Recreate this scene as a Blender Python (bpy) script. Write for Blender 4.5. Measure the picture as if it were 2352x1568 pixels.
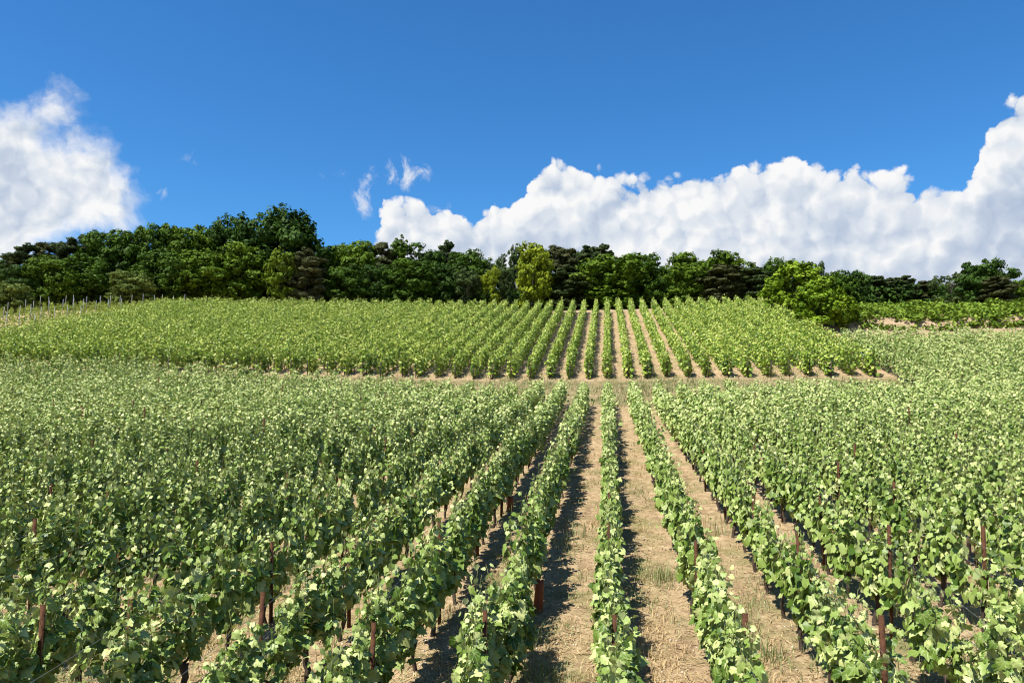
import bpy, math, random
import numpy as np
from mathutils import Vector, Matrix, Quaternion

rad = math.radians
SC = bpy.context.scene
COL = SC.collection
for o in list(bpy.data.objects):
    bpy.data.objects.remove(o)

# ------------------------------------------------------------------ camera
CAM_Z = 3.8
YAW, PITCH, FPX = rad(7.13), rad(6.0), 1766.0      # focal length in pixels of a 2352 px wide picture
cam_d = bpy.data.cameras.new('camera')
cam = bpy.data.objects.new('camera', cam_d)
COL.objects.link(cam)
cam.location = (0, 0, CAM_Z)
cam.rotation_euler = (rad(90) + PITCH, 0, YAW)
cam_d.sensor_width = 36.0
cam_d.lens = 36.0 * FPX / 2352.0
cam_d.clip_start = 0.1
cam_d.clip_end = 6000
SC.camera = cam
FWD = np.array([-math.sin(YAW) * math.cos(PITCH), math.cos(YAW) * math.cos(PITCH), math.sin(PITCH)])
RGT = np.array([math.cos(YAW), math.sin(YAW), 0.0])
UPV = np.cross(RGT, FWD)


def ray(px, py):
    d = FWD + RGT * (px - 1176) / FPX + UPV * (784 - py) / FPX
    return d / np.linalg.norm(d)


def azel(px, py):
    d = ray(px, py)
    return math.atan2(d[0], d[1]), math.asin(d[2])


def project(p):
    d = np.asarray(p, float) - np.array([0, 0, CAM_Z])
    dep = d @ FWD
    return 1176 + FPX * (d @ RGT) / dep, 784 - FPX * (d @ UPV) / dep, dep


# ------------------------------------------------------------------ light
SUN_EL, SUN_AZ = rad(61), rad(-138)                # azimuth clockwise from +Y: behind the camera, to the left
SUN = Vector((math.sin(SUN_AZ) * math.cos(SUN_EL), math.cos(SUN_AZ) * math.cos(SUN_EL), math.sin(SUN_EL)))
SC.view_settings.view_transform = 'Standard'
SC.view_settings.look = 'None'
SC.view_settings.gamma = 1.0
SC.view_settings.use_curve_mapping = False
EXPO = 0.92
SKY = 0.085
SC.view_settings.exposure = EXPO
sd = bpy.data.lights.new('sun', 'SUN')
sd.energy = 5.0
sd.angle = rad(0.53)
sd.color = (1.0, 0.955, 0.87)
sun = bpy.data.objects.new('sun', sd)
COL.objects.link(sun)
sun.rotation_euler = SUN.to_track_quat('Z', 'Y').to_euler()
sun.location = (-30, -30, 60)

world = bpy.data.worlds.new('World')
SC.world = world
world.use_nodes = True
world.cycles.sampling_method = 'MANUAL'
world.cycles.sample_map_resolution = 128


class NT:
    """small helper to write node trees"""
    def __init__(self, tree):
        self.t = tree
        self.n = tree.nodes
        self.l = tree.links

    def new(self, kind, **kw):
        nd = self.n.new(kind)
        for k, v in kw.items():
            setattr(nd, k, v)
        return nd

    def put(self, sock, v):
        if isinstance(v, bpy.types.NodeSocket):
            self.l.new(v, sock)
        elif v is not None:
            sock.default_value = v

    def m(self, op, a, b=None, c=None, clamp=False):
        nd = self.new('ShaderNodeMath', operation=op)
        nd.use_clamp = clamp
        self.put(nd.inputs[0], a)
        self.put(nd.inputs[1], b)
        self.put(nd.inputs[2], c)
        return nd.outputs[0]

    def vm(self, op, a, b=None, scale=None):
        nd = self.new('ShaderNodeVectorMath', operation=op)
        self.put(nd.inputs[0], a)
        self.put(nd.inputs[1], b)
        if scale is not None:
            self.put(nd.inputs[3], scale)
        return nd.outputs['Value'] if op in ('LENGTH', 'DOT_PRODUCT', 'DISTANCE') else nd.outputs[0]

    def noise(self, vec, scale, detail=4, rough=0.5, dist=0.0, color=False):
        nd = self.new('ShaderNodeTexNoise')
        self.put(nd.inputs['Vector'], vec)
        nd.inputs['Scale'].default_value = scale
        nd.inputs['Detail'].default_value = detail
        nd.inputs['Roughness'].default_value = rough
        nd.inputs['Distortion'].default_value = dist
        return nd.outputs['Color'] if color else nd.outputs['Fac']

    def vor(self, vec, scale, smooth=0.35, feature='SMOOTH_F1'):
        nd = self.new('ShaderNodeTexVoronoi', feature=feature)
        self.put(nd.inputs['Vector'], vec)
        nd.inputs['Scale'].default_value = scale
        if 'Smoothness' in nd.inputs and feature == 'SMOOTH_F1':
            nd.inputs['Smoothness'].default_value = smooth
        return nd.outputs['Distance']

    def mix(self, fac, a, b, blend='MIX'):
        nd = self.new('ShaderNodeMix', data_type='RGBA', blend_type=blend)
        nd.clamp_factor = True
        self.put(nd.inputs[0], fac)
        self.put(nd.inputs[6], a)
        self.put(nd.inputs[7], b)
        return nd.outputs[2]

    def ramp(self, fac, pts):
        nd = self.new('ShaderNodeValToRGB')
        self.put(nd.inputs[0], fac)
        el = nd.color_ramp.elements
        el[0].position, el[0].color = pts[0][0], (*pts[0][1], 1)
        el[1].position, el[1].color = pts[-1][0], (*pts[-1][1], 1)
        for p, c in pts[1:-1]:
            e = el.new(p)
            e.color = (*c, 1)
        return nd.outputs[0]

    def smooth(self, v, lo, hi, a=0.0, b=1.0):
        nd = self.new('ShaderNodeMapRange', interpolation_type='SMOOTHSTEP')
        self.put(nd.inputs[0], v)
        nd.inputs[1].default_value = lo
        nd.inputs[2].default_value = hi
        nd.inputs[3].default_value = a
        nd.inputs[4].default_value = b
        return nd.outputs[0]


def build_world():
    w = NT(world.node_tree)
    w.n.clear()
    out = w.new('ShaderNodeOutputWorld')
    bg = w.new('ShaderNodeBackground')
    bg.inputs['Strength'].default_value = SKY
    w.l.new(bg.outputs[0], out.inputs[0])
    sky = w.new('ShaderNodeTexSky', sky_type='NISHITA')
    sky.sun_disc = False
    sky.sun_elevation = SUN_EL
    sky.sun_rotation = SUN_AZ % (2 * math.pi)
    sky.air_density = 1.0
    sky.dust_density = 0.15
    sky.ozone_density = 2.2
    sky.altitude = 150
    hs = w.new('ShaderNodeHueSaturation')
    hs.inputs['Saturation'].default_value = 1.22
    hs.inputs['Value'].default_value = 1.0
    w.l.new(sky.outputs[0], hs.inputs['Color'])
    skyc = w.mix(1.0, hs.outputs[0], (0.48, 0.84, 1.05, 1), 'MULTIPLY')

    tc = w.new('ShaderNodeTexCoord')
    D0 = tc.outputs['Generated']
    sep = w.new('ShaderNodeSeparateXYZ')
    # domain warp makes the edges curl and fray
    wn = w.vm('SUBTRACT', w.noise(D0, 9.0, 6, 0.62, color=True), (0.5, 0.5, 0.5))
    D = w.vm('ADD', D0, w.vm('SCALE', wn, scale=0.05))
    w.l.new(D, sep.inputs[0])
    az = w.m('ARCTAN2', sep.outputs[0], sep.outputs[1])
    el = w.m('ARCSINE', sep.outputs[2])

    # top of the cumulus bank as a function of azimuth, all the way round the horizon
    prof_px = [(-150, 700), (300, 700), (720, 690), (800, 650), (835, 575), (870, 520), (905, 470), (960, 480), (1040, 484), (1110, 470),
               (1165, 462), (1195, 425), (1225, 385), (1290, 362), (1350, 385), (1400, 400), (1460, 385), (1510, 372), (1600, 378),
               (1750, 378), (1880, 392), (1990, 405), (2060, 430), (2120, 438), (2195, 440), (2220, 380), (2245, 300), (2290, 235), (2352, 212),
               (2450, 190)]
    pts = []
    for x, y in prof_px:
        a, e = azel(x, y)
        pts.append(((a + math.pi) / (2 * math.pi), e))
    rr = random.Random(5)
    a_lo, a_hi = pts[0][0], pts[-1][0]
    k = 0.0
    while k < a_lo - 0.03:
        pts.append((k, rad(rr.choice([5, 8, 14, 20, 24]) + rr.uniform(-2, 2))))
        k += 0.035
    k = a_hi + 0.03
    while k < 1.0:
        pts.append((k, rad(rr.choice([8, 14, 20, 24, 27]) + rr.uniform(-2, 2))))
        k += 0.035
    pts.sort()
    fc = w.new('ShaderNodeFloatCurve')
    cu = fc.mapping.curves[0]
    cu.points[0].location = (0.0, pts[0][1])
    cu.points[1].location = (1.0, pts[0][1])
    for p in pts:
        if 0.001 < p[0] < 0.999:
            cu.points.new(p[0], p[1])
    fc.mapping.update()
    azn = w.m('DIVIDE', w.m('ADD', az, math.pi), 2 * math.pi)
    w.l.new(azn, fc.inputs['Value'])
    prof = fc.outputs[0]

    def bump(vec, sc):
        d = w.vor(vec, sc, feature='F1')
        return w.m('MULTIPLY', d, d)

    def heap(vec):
        hh = w.m('ADD', w.m('MULTIPLY', bump(vec, 9.5), -0.55), w.m('MULTIPLY', bump(vec, 22.0), -0.36))
        return w.m('ADD', hh, w.m('MULTIPLY', bump(vec, 58.0), -0.26))
    h1 = heap(D)
    bil = w.m('ADD', h1, 0.34)
    # the same heap seen a little nearer the sun: what rises towards it is lit
    h2 = heap(w.vm('ADD', D, (-0.008, 0.0, 0.015)))
    emb = w.m('SUBTRACT', h1, h2)
    fbm = w.noise(D, 16.0, 7, 0.58)
    big = w.noise(D0, 4.2, 2, 0.5)

    dbank = w.m('ADD', w.m('SUBTRACT', prof, el), w.m('MULTIPLY', bil, 0.085))
    dbank = w.m('ADD', dbank, w.m('MULTIPLY', w.m('SUBTRACT', fbm, 0.5), 0.035))

    def blob(px, py, rx, ry, amp, gain):
        a0, e0 = azel(px, py)
        ax_, _ = azel(px + rx, py)
        _, ey_ = azel(px, py - ry)
        u = w.m('DIVIDE', w.m('SUBTRACT', az, a0), abs(ax_ - a0))
        v = w.m('DIVIDE', w.m('SUBTRACT', el, e0), abs(ey_ - e0))
        r = w.m('SQRT', w.m('ADD', w.m('MULTIPLY', u, u), w.m('MULTIPLY', v, v)))
        return w.m('MULTIPLY', w.m('SUBTRACT', amp, r), gain)
    # ragged cloud at the left
    lft = w.m('MAXIMUM', blob(-50, 410, 355, 195, 1.0, 0.16), blob(128, 272, 78, 86, 0.78, 0.06))
    lft = w.m('MAXIMUM', lft, blob(150, 430, 180, 140, 1.0, 0.10))
    dl = w.m('ADD', lft, w.m('MULTIPLY', w.m('SUBTRACT', fbm, 0.5), 0.15))
    # thin scraps between them
    wsp = blob(938, 400, 66, 56, 0.8, 0.05)
    for b in ((838, 445, 36, 60, 0.75, 0.045), (768, 402, 36, 24, 0.65, 0.045), (435, 370, 50, 26, 0.40, 0.04),
              (381, 450, 22, 20, 0.5, 0.04), (980, 478, 66, 34, 0.85, 0.05)):
        wsp = w.m('MAXIMUM', wsp, blob(*b))
    fray = w.noise(w.vm('MULTIPLY', D, (1.0, 1.0, 0.8)), 38.0, 5, 0.62, 0.6)
    dw = w.m('ADD', wsp, w.m('MULTIPLY', w.m('SUBTRACT', fray, 0.53), 0.26))
    a_bank = w.smooth(dbank, 0.0, 0.009)
    a_left = w.smooth(dl, -0.01, 0.05)
    a_wisp = w.m('MULTIPLY', w.m('MULTIPLY', w.smooth(dw, 0.0, 0.07), w.smooth(wsp, -0.03, 0.015)), 0.75)
    alpha = w.m('MAXIMUM', w.m('MAXIMUM', a_bank, a_left), a_wisp)

    depth = w.smooth(w.m('MAXIMUM', dbank, dl), 0.0, 0.14)
    lit = w.m('ADD', 0.85, w.m('MULTIPLY', emb, 1.15))
    lit = w.m('SUBTRACT', lit, w.m('MULTIPLY', depth, w.smooth(big, 0.38, 0.62, 0.14, 0.40)))
    lit = w.m('ADD', lit, w.m('MULTIPLY', w.m('SUBTRACT', fbm, 0.5), 0.15))
    lit = w.m('ADD', lit, w.m('MULTIPLY', bil, 0.22))
    cc = w.ramp(lit, [(0.30, (0.46, 0.55, 0.71)), (0.52, (0.57, 0.65, 0.78)), (0.74, (0.76, 0.81, 0.88)), (0.95, (0.97, 0.97, 0.97))])
    g = 1.0 / (SKY * 2 ** EXPO)
    cc = w.mix(1.0, cc, (g * 0.98, g * 0.98, g * 0.98, 1), 'MULTIPLY')
    w.l.new(w.mix(alpha, skyc, cc), bg.inputs['Color'])


build_world()
SC.cycles.max_bounces = 7
SC.cycles.diffuse_bounces = 3
SC.cycles.transmission_bounces = 5
SC.cycles.glossy_bounces = 2
SC.cycles.filter_width = 1.1

# ------------------------------------------------------------------ terrain function
_ty = np.arange(-400, 1500, 0.5)
_sl = np.interp(_ty, [-400, -60, -30, 36.5, 38.5, 44, 74, 80, 96, 130, 200, 260, 1500],
                [0, 0, .1215, .1215, .262, .264, .262, .15, .10, .10, .03, -.05, -.05])
_tz = np.concatenate([[0], np.cumsum((_sl[1:] + _sl[:-1]) * 0.25)])
_tz = _tz - np.interp(0, _ty, _tz)


def sstep(a, b, v):
    t = np.clip((v - a) / (b - a), 0, 1)
    return t * t * (3 - 2 * t)


def hgt(x, y):
    x = np.asarray(x, float)
    y = np.asarray(y, float)
    z = np.interp(y, _ty, _tz)
    # earth bank above the right-hand block
    bank_y = 60.2 + 0.5 * np.sin(x * 0.7) + 0.3 * np.sin(x * 1.9 + 1)
    z = z + 0.60 * sstep(15.5, 18.5, x) * sstep(0, 0.7, y - bank_y) * (1 - 0.8 * sstep(8, 22, y - bank_y))
    z = z - 1.0 * sstep(16, 20, x) * sstep(63, 74, y) * (1 - .5 * sstep(84, 100, y))
    z = z + np.minimum(.034 * np.clip(-x - 6, 0, None), 1.2) * sstep(22, 42, y)
    # gentle roll of the whole hillside
    z = z + 0.12 * np.sin(x * 0.05 + 0.6) * sstep(20, 60, y)
    # small relief: ruts and clods
    z = z + 0.018 * np.sin(x * 5.71) + 0.012 * np.sin(x * 3.1 + y * 2.3) * np.sin(y * 1.7 - x) + 0.008 * np.sin(x * 9.1 - y * 6.3)
    return z


def ground_at(px, py):
    d = ray(px, py)
    t = np.arange(3, 300, 0.05)
    P = np.array([0, 0, CAM_Z]) + t[:, None] * d
    below = P[:, 2] < hgt(P[:, 0], P[:, 1])
    i = int(np.argmax(below)) if below.any() else len(t) - 1
    return P[i]


# ------------------------------------------------------------------ mesh helpers
def mesh_np(name, verts, faces, mat=None, attrs=None, smooth=False):
    """verts (N,3); faces: list of (M,k) index arrays"""
    me = bpy.data.meshes.new(name)
    verts = np.ascontiguousarray(verts, np.float32)
    if not isinstance(faces, (list, tuple)):
        faces = [faces]
    faces = [np.asarray(f, np.int32) for f in faces if len(f)]
    loops = np.concatenate([f.ravel() for f in faces])
    sizes = np.concatenate([np.full(len(f), f.shape[1], np.int32) for f in faces])
    starts = np.concatenate([[0], np.cumsum(sizes)[:-1]]).astype(np.int32)
    me.vertices.add(len(verts))
    me.vertices.foreach_set('co', verts.ravel())
    me.loops.add(len(loops))
    me.loops.foreach_set('vertex_index', loops)
    me.polygons.add(len(sizes))
    me.polygons.foreach_set('loop_start', starts)
    if smooth:
        me.polygons.foreach_set('use_smooth', np.ones(len(sizes), bool))
    for k, v in (attrs or {}).items():
        a = me.attributes.new(k, 'FLOAT', 'POINT')
        a.data.foreach_set('value', np.ascontiguousarray(v, np.float32))
    me.update(calc_edges=True)
    if mat:
        me.materials.append(mat)
    return me


def add_obj(name, me, parent=None, loc=(0, 0, 0), rot=(0, 0, 0), scale=(1, 1, 1)):
    o = bpy.data.objects.new(name, me)
    COL.objects.link(o)
    o.location = loc
    o.rotation_euler = rot
    o.scale = scale
    if parent is not None:
        o.parent = parent
    return o


def tag(o, label=None, cat=None, group=None, kind=None):
    if label:
        o['label'] = label
    if cat:
        o['category'] = cat
    if group:
        o['group'] = group
    if kind:
        o['kind'] = kind
    return o


def unit(v):
    v = np.asarray(v, float)
    return v / np.maximum(np.linalg.norm(v, axis=-1, keepdims=True), 1e-9)


def tube(pts, radii, sides=6, cap=True):
    """tapered tube along a polyline -> verts, quads, tris"""
    pts = np.asarray(pts, float)
    k = len(pts)
    radii = np.broadcast_to(np.asarray(radii, float), (k,))
    tan = unit(np.gradient(pts, axis=0))
    ref = np.array([0.31, 0.9, 0.2]) if abs(tan[0] @ np.array([0.31, 0.9, 0.2])) < 0.9 else np.array([1.0, 0, 0])
    a = unit(np.cross(tan, ref))
    b = np.cross(tan, a)
    th = np.arange(sides) * 2 * np.pi / sides
    ring = a[:, None, :] * np.cos(th)[None, :, None] + b[:, None, :] * np.sin(th)[None, :, None]
    v = (pts[:, None, :] + ring * radii[:, None, None]).reshape(-1, 3)
    i = np.arange(k - 1)[:, None] * sides
    j = np.arange(sides)[None, :]
    jn = (j + 1) % sides
    q = np.stack([i + j, i + jn, i + sides + jn, i + sides + j], -1).reshape(-1, 4)
    tr = np.zeros((0, 3), int)
    if cap:
        n = len(v)
        v = np.vstack([v, pts[-1:]])
        base = (k - 1) * sides
        tr = np.stack([base + np.arange(sides), base + (np.arange(sides) + 1) % sides, np.full(sides, n)], -1)
    return v, q, tr


class Bag:
    """collects pieces into one mesh"""
    def __init__(self):
        self.v, self.f, self.n, self.a = [], {}, 0, []

    def add(self, v, *faces, tint=None):
        v = np.asarray(v, float)
        for f in faces:
            f = np.asarray(f)
            if len(f):
                self.f.setdefault(f.shape[1], []).append(f + self.n)
        self.v.append(v)
        self.n += len(v)
        self.a.append(np.zeros(len(v)) if tint is None else np.broadcast_to(tint, (len(v),)))

    def box(self, c, s, rz=0.0):
        x, y, z = np.array(s) / 2
        v = np.array([[-x, -y, -z], [x, -y, -z], [x, y, -z], [-x, y, -z], [-x, -y, z], [x, -y, z], [x, y, z], [-x, y, z]])
        cs, sn = math.cos(rz), math.sin(rz)
        v = v @ np.array([[cs, sn, 0], [-sn, cs, 0], [0, 0, 1]]) + np.array(c)
        self.add(v, np.array([[0, 3, 2, 1], [4, 5, 6, 7], [0, 1, 5, 4], [1, 2, 6, 5], [2, 3, 7, 6], [3, 0, 4, 7]]))

    def mesh(self, name, mat, smooth=False, attr=True):
        return mesh_np(name, np.vstack(self.v), [np.vstack(f) for f in self.f.values()], mat,
                       {'tint': np.concatenate(self.a)} if attr else None, smooth)


# ------------------------------------------------------------------ leaf templates (petiole at origin, tip towards +y, upper face +z)
def leaf_template(half, centre, fold, droop, wave, seed, ring=False):
    r = np.random.default_rng(seed)
    right = np.array(half, float)
    left = right[::-1][1:-1] * np.array([-1, 1])
    out = np.vstack([right, left])
    out = out * (1 + r.normal(0, 0.03, (len(out), 1)))
    n = len(out)
    k = np.arange(n)
    if ring:
        inner = np.array(centre) + (out - np.array(centre)) * .55
        v = np.vstack([[centre], inner, out])
        f = np.vstack([np.stack([np.zeros(n, int), 1 + k, 1 + (k + 1) % n], -1),
                       np.stack([1 + k, 1 + n + k, 1 + n + (k + 1) % n], -1), np.stack([1 + k, 1 + n + (k + 1) % n, 1 + (k + 1) % n], -1)])
    else:
        v = np.vstack([[centre], out])
        f = np.stack([np.zeros(n, int), 1 + k, 1 + (k + 1) % n], -1)
    ax = np.abs(v[:, 0])
    z = fold * (ax - .9 * ax ** 2) - droop * np.clip(v[:, 1], 0, 2) ** 2 + wave * np.sin(9 * v[:, 0] + 6 * v[:, 1] + r.uniform(0, 6)) * (ax + .2)
    z = z + .10 * (ax > .35) * np.sin(5 * v[:, 1] + r.uniform(0, 6)) * (ax - .35) / .2
    return np.column_stack([v, z]), f


HALF_N = [(0, 0), (.13, -.15), (.30, -.17), (.36, -.07), (.44, -.02), (.37, .08), (.47, .13), (.58, .27), (.54, .36), (.43, .38),
          (.40, .47), (.42, .58), (.30, .61), (.22, .62), (.18, .72), (.10, .82), (0, .92)]
HALF_M = [(0, 0), (.28, -.16), (.40, .02), (.56, .30), (.41, .42), (.36, .60), (.16, .72), (0, .90)]
LEAF_NEAR = [leaf_template(HALF_N, (0, .28), f, d, w, s, True) for f, d, w, s in
             ((.40, .25, .12, 1), (-.45, .35, .12, 2), (.15, .55, .16, 3), (-.25, .20, .16, 4), (.60, .15, .10, 5), (-.55, .50, .12, 6), (.30, -.15, .14, 7), (-.35, .70, .10, 8))]
LEAF_MID = [leaf_template(HALF_M, (0, .28), f, d, w, s) for f, d, w, s in ((.18, .25, .04, 1), (-.22, .3, .05, 2), (.0, .4, .06, 3), (-.3, .2, .05, 4))]
_fv = np.array([[0, -.05, 0], [.47, .32, .10], [0, .85, -.12], [-.47, .32, .10]])
LEAF_FAR = [(_fv, np.array([[0, 1, 2], [0, 2, 3]])), (_fv * np.array([1, 1, -1.3]), np.array([[0, 1, 2], [0, 2, 3]]))]
_fv5 = np.array([[0, .28, .05], [0, -.05, 0], [.40, .0, -.02], [.54, .36, -.10], [0, .88, -.16], [-.54, .36, -.10], [-.40, .0, -.02]])
LEAF_SIX = [(_fv5, np.array([[0, 1, 2], [0, 2, 3], [0, 3, 4], [0, 4, 5], [0, 5, 6], [0, 6, 1]])),
            (_fv5 * np.array([1, 1, -1.6]), np.array([[0, 1, 2], [0, 2, 3], [0, 3, 4], [0, 4, 5], [0, 5, 6], [0, 6, 1]]))]


def frames(nrm, tip):
    n = unit(nrm)
    t = tip - (tip * n).sum(-1, keepdims=True) * n
    t = unit(t + 1e-6)
    return np.cross(t, n), t, n


def leaves_mesh(pos, nrm, tip, size, tint, templates, rng):
    """-> verts, faces, tint for many leaves"""
    s, t, n = frames(nrm, tip)
    which = rng.integers(0, len(templates), len(pos))
    V, F, A, off = [], [], [], 0
    for k, (tv, tf) in enumerate(templates):
        m = which == k
        c = int(m.sum())
        if not c:
            continue
        v = (pos[m][:, None, :] + size[m][:, None, None] * (tv[None, :, 0:1] * s[m][:, None, :] + tv[None, :, 1:2] * t[m][:, None, :]
                                                            + tv[None, :, 2:3] * n[m][:, None, :]))
        V.append(v.reshape(-1, 3))
        F.append((tf[None] + (np.arange(c) * len(tv))[:, None, None] + off).reshape(-1, tf.shape[1]))
        A.append(np.repeat(tint[m], len(tv)))
        off += c * len(tv)
    return np.vstack(V), np.vstack(F), np.concatenate(A)


# ------------------------------------------------------------------ materials
def new_mat(name):
    m = bpy.data.materials.new(name)
    m.use_nodes = True
    w = NT(m.node_tree)
    w.n.clear()
    out = w.new('ShaderNodeOutputMaterial')
    return m, w, out


def leaf_material(name, stops, under, trans, trans_fac=0.17, rough=0.45, spec=0.30, source='attr', uneven=True):
    m, w, out = new_mat(name)
    if source == 'attr':
        at = w.new('ShaderNodeAttribute', attribute_name='tint')
        fac = at.outputs['Fac']
    else:
        fac = w.new('ShaderNodeObjectInfo').outputs['Random']
    if uneven:
        oi = w.new('ShaderNodeObjectInfo').outputs['Random']
        geo = w.new('ShaderNodeNewGeometry').outputs['Position']
        n1 = w.noise(geo, 0.9, 2, 0.5)
        fac = w.m('ADD', fac, w.m('MULTIPLY', w.m('SUBTRACT', n1, 0.5), 0.5))
        if source == 'attr':
            fac = w.m('ADD', fac, w.m('MULTIPLY', w.m('SUBTRACT', oi, 0.5), 0.16))
    col = w.ramp(fac, stops)
    if source == 'obj':
        sx = w.new('ShaderNodeSeparateXYZ')
        w.l.new(w.new('ShaderNodeTexCoord').outputs['Object'], sx.inputs[0])
        ax_, ay_ = w.m('ABSOLUTE', sx.outputs[0]), sx.outputs[1]
        vein = ax_
        for a_ in (38, 78):
            vein = w.m('MINIMUM', vein, w.m('ABSOLUTE', w.m('SUBTRACT', w.m('MULTIPLY', ax_, math.cos(rad(a_))), w.m('MULTIPLY', ay_, math.sin(rad(a_))))))
        col = w.mix(w.smooth(vein, 0.022, 0.006, 0.0, 0.45), col, (.50, .55, .26, 1))
    geo2 = w.new('ShaderNodeNewGeometry')
    col2 = w.mix(geo2.outputs['Backfacing'], col, w.mix(0.6, col, (*under, 1)))
    p = w.new('ShaderNodeBsdfPrincipled')
    w.l.new(col2, p.inputs['Base Color'])
    p.inputs['Roughness'].default_value = rough
    p.inputs['Specular IOR Level'].default_value = spec
    tr = w.new('ShaderNodeBsdfTranslucent')
    w.l.new(w.mix(0.55, col, (*trans, 1)), tr.inputs['Color'])
    mx = w.new('ShaderNodeMixShader')
    mx.inputs[0].default_value = trans_fac
    w.l.new(p.outputs[0], mx.inputs[1])
    w.l.new(tr.outputs[0], mx.inputs[2])
    w.l.new(mx.outputs[0], out.inputs[0])
    return m


LOW_STOPS = [(0.0, (.040, .086, .008)), (0.25, (.107, .176, .023)), (0.5, (.212, .291, .062)), (0.75, (.340, .408, .130)), (1.0, (.480, .514, .200))]
UP_STOPS = [(0.0, (.028, .068, .004)), (0.28, (.076, .148, .009)), (0.55, (.178, .268, .022)), (0.82, (.330, .410, .054)), (1.0, (.46, .50, .12))]
YOUNG_STOPS = [(0.0, (.07, .13, .012)), (0.5, (.17, .25, .025)), (1.0, (.33, .39, .06))]
M_LEAF = leaf_material('vine_leaf', LOW_STOPS, (.34, .38, .18), (.24, .36, .02))
M_LEAF_OBJ = leaf_material('vine_leaf_near', LOW_STOPS, (.34, .38, .18), (.24, .36, .02), source='obj')
M_LEAF_UP = leaf_material('vine_leaf_upper', UP_STOPS, (.26, .34, .10), (.24, .36, .02))
M_LEAF_YOUNG = leaf_material('vine_leaf_young', YOUNG_STOPS, (.36, .40, .14), (.30, .40, .04))


def simple(name, c1, c2, scale, rough=0.8, metal=0.0, spec=0.3, bump=0.0, stretch=None):
    m, w, out = new_mat(name)
    tc = w.new('ShaderNodeTexCoord').outputs['Object']
    if stretch:
        tc = w.vm('MULTIPLY', tc, stretch)
    n = w.noise(tc, scale, 6, 0.62)
    col = w.ramp(n, [(0.3, c1), (0.7, c2)])
    p = w.new('ShaderNodeBsdfPrincipled')
    w.l.new(col, p.inputs['Base Color'])
    p.inputs['Roughness'].default_value = rough
    p.inputs['Metallic'].default_value = metal
    p.inputs['Specular IOR Level'].default_value = spec
    if bump:
        b = w.new('ShaderNodeBump')
        b.inputs['Strength'].default_value = bump
        b.inputs['Distance'].default_value = 0.02
        w.l.new(n, b.inputs['Height'])
        w.l.new(b.outputs[0], p.inputs['Normal'])
    w.l.new(p.outputs[0], out.inputs[0])
    return m


M_BARK = simple('vine_bark', (.030, .022, .016), (.105, .075, .055), 24, 0.95, bump=0.8, stretch=(1, 1, .25))
M_TREEBARK = simple('tree_bark', (.025, .020, .015), (.075, .060, .045), 6, 0.95, bump=0.6, stretch=(1, 1, .3))
M_SHOOT = simple('green_shoot', (.10, .13, .03), (.22, .21, .07), 14, 0.6)
M_RUST = simple('rusty_steel', (.040, .019, .011), (.105, .047, .024), 35, 0.85, 0.0, 0.1, bump=0.2)
M_DARKPOST = simple('dark_post', (.030, .024, .020), (.075, .058, .044), 20, 0.85)
M_GREYPOST = simple('galvanised_post', (.17, .19, .20), (.27, .29, .30), 20, 0.7, 0.0)
M_WIRE = simple('trellis_wire', (.22, .22, .21), (.40, .40, .38), 30, 0.45, 0.8)
M_GUARD = simple('terracotta_guard', (.13, .036, .016), (.21, .062, .026), 9, 0.6, bump=0.15)
M_DRY = leaf_material('dry_grass', [(0.0, (.20, .125, .055)), (0.45, (.37, .25, .12)), (0.8, (.52, .385, .20)), (1.0, (.62, .50, .29))],
                      (.5, .38, .2), (.5, .36, .15), 0.15, 0.7, 0.2, uneven=False)
M_GRASS = leaf_material('green_grass', [(0.0, (.06, .10, .02)), (0.5, (.14, .19, .05)), (0.8, (.27, .27, .10)), (1.0, (.45, .38, .19))],
                        (.2, .24, .1), (.24, .3, .06), 0.2, 0.6, 0.3, uneven=False)


def tree_mat(name, a, b, c, tr):
    return leaf_material(name, [(0.0, a), (0.5, b), (1.0, c)], b, tr, 0.12, 0.6, 0.10)


M_OAK = [tree_mat('oak_leaf', (.018, .042, .003), (.046, .094, .007), (.094, .166, .014), (.08, .16, .008)),
         tree_mat('oak_leaf_fresh', (.028, .058, .003), (.072, .128, .007), (.138, .212, .015), (.11, .20, .008)),
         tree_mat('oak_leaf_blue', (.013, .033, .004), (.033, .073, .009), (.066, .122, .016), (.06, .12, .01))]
M_PINE = [tree_mat('pine_needle', (.020, .036, .009), (.044, .068, .018), (.080, .108, .030), (.04, .05, .012)),
          tree_mat('pine_needle_brown', (.030, .036, .012), (.064, .073, .024), (.105, .112, .040), (.05, .05, .012))]
M_YELLOW = tree_mat('acacia_leaf', (.085, .125, .006), (.205, .260, .012), (.350, .400, .026), (.26, .32, .01))
M_OLIVE = tree_mat('willow_leaf', (.050, .078, .012), (.100, .138, .024), (.160, .205, .040), (.11, .15, .02))
M_LIME = tree_mat('lime_leaf', (.045, .080, .005), (.105, .165, .010), (.190, .260, .020), (.15, .22, .01))
M_BRIGHT = tree_mat('hazel_leaf', (.055, .110, .006), (.155, .245, .014), (.265, .360, .028), (.19, .32, .01))
M_BIRCH = tree_mat('birch_leaf', (.034, .060, .016), (.068, .105, .030), (.115, .160, .050), (.08, .12, .02))
M_BRAMBLE = tree_mat('bramble_leaf', (.050, .100, .008), (.150, .225, .022), (.260, .335, .046), (.18, .26, .02))


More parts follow.
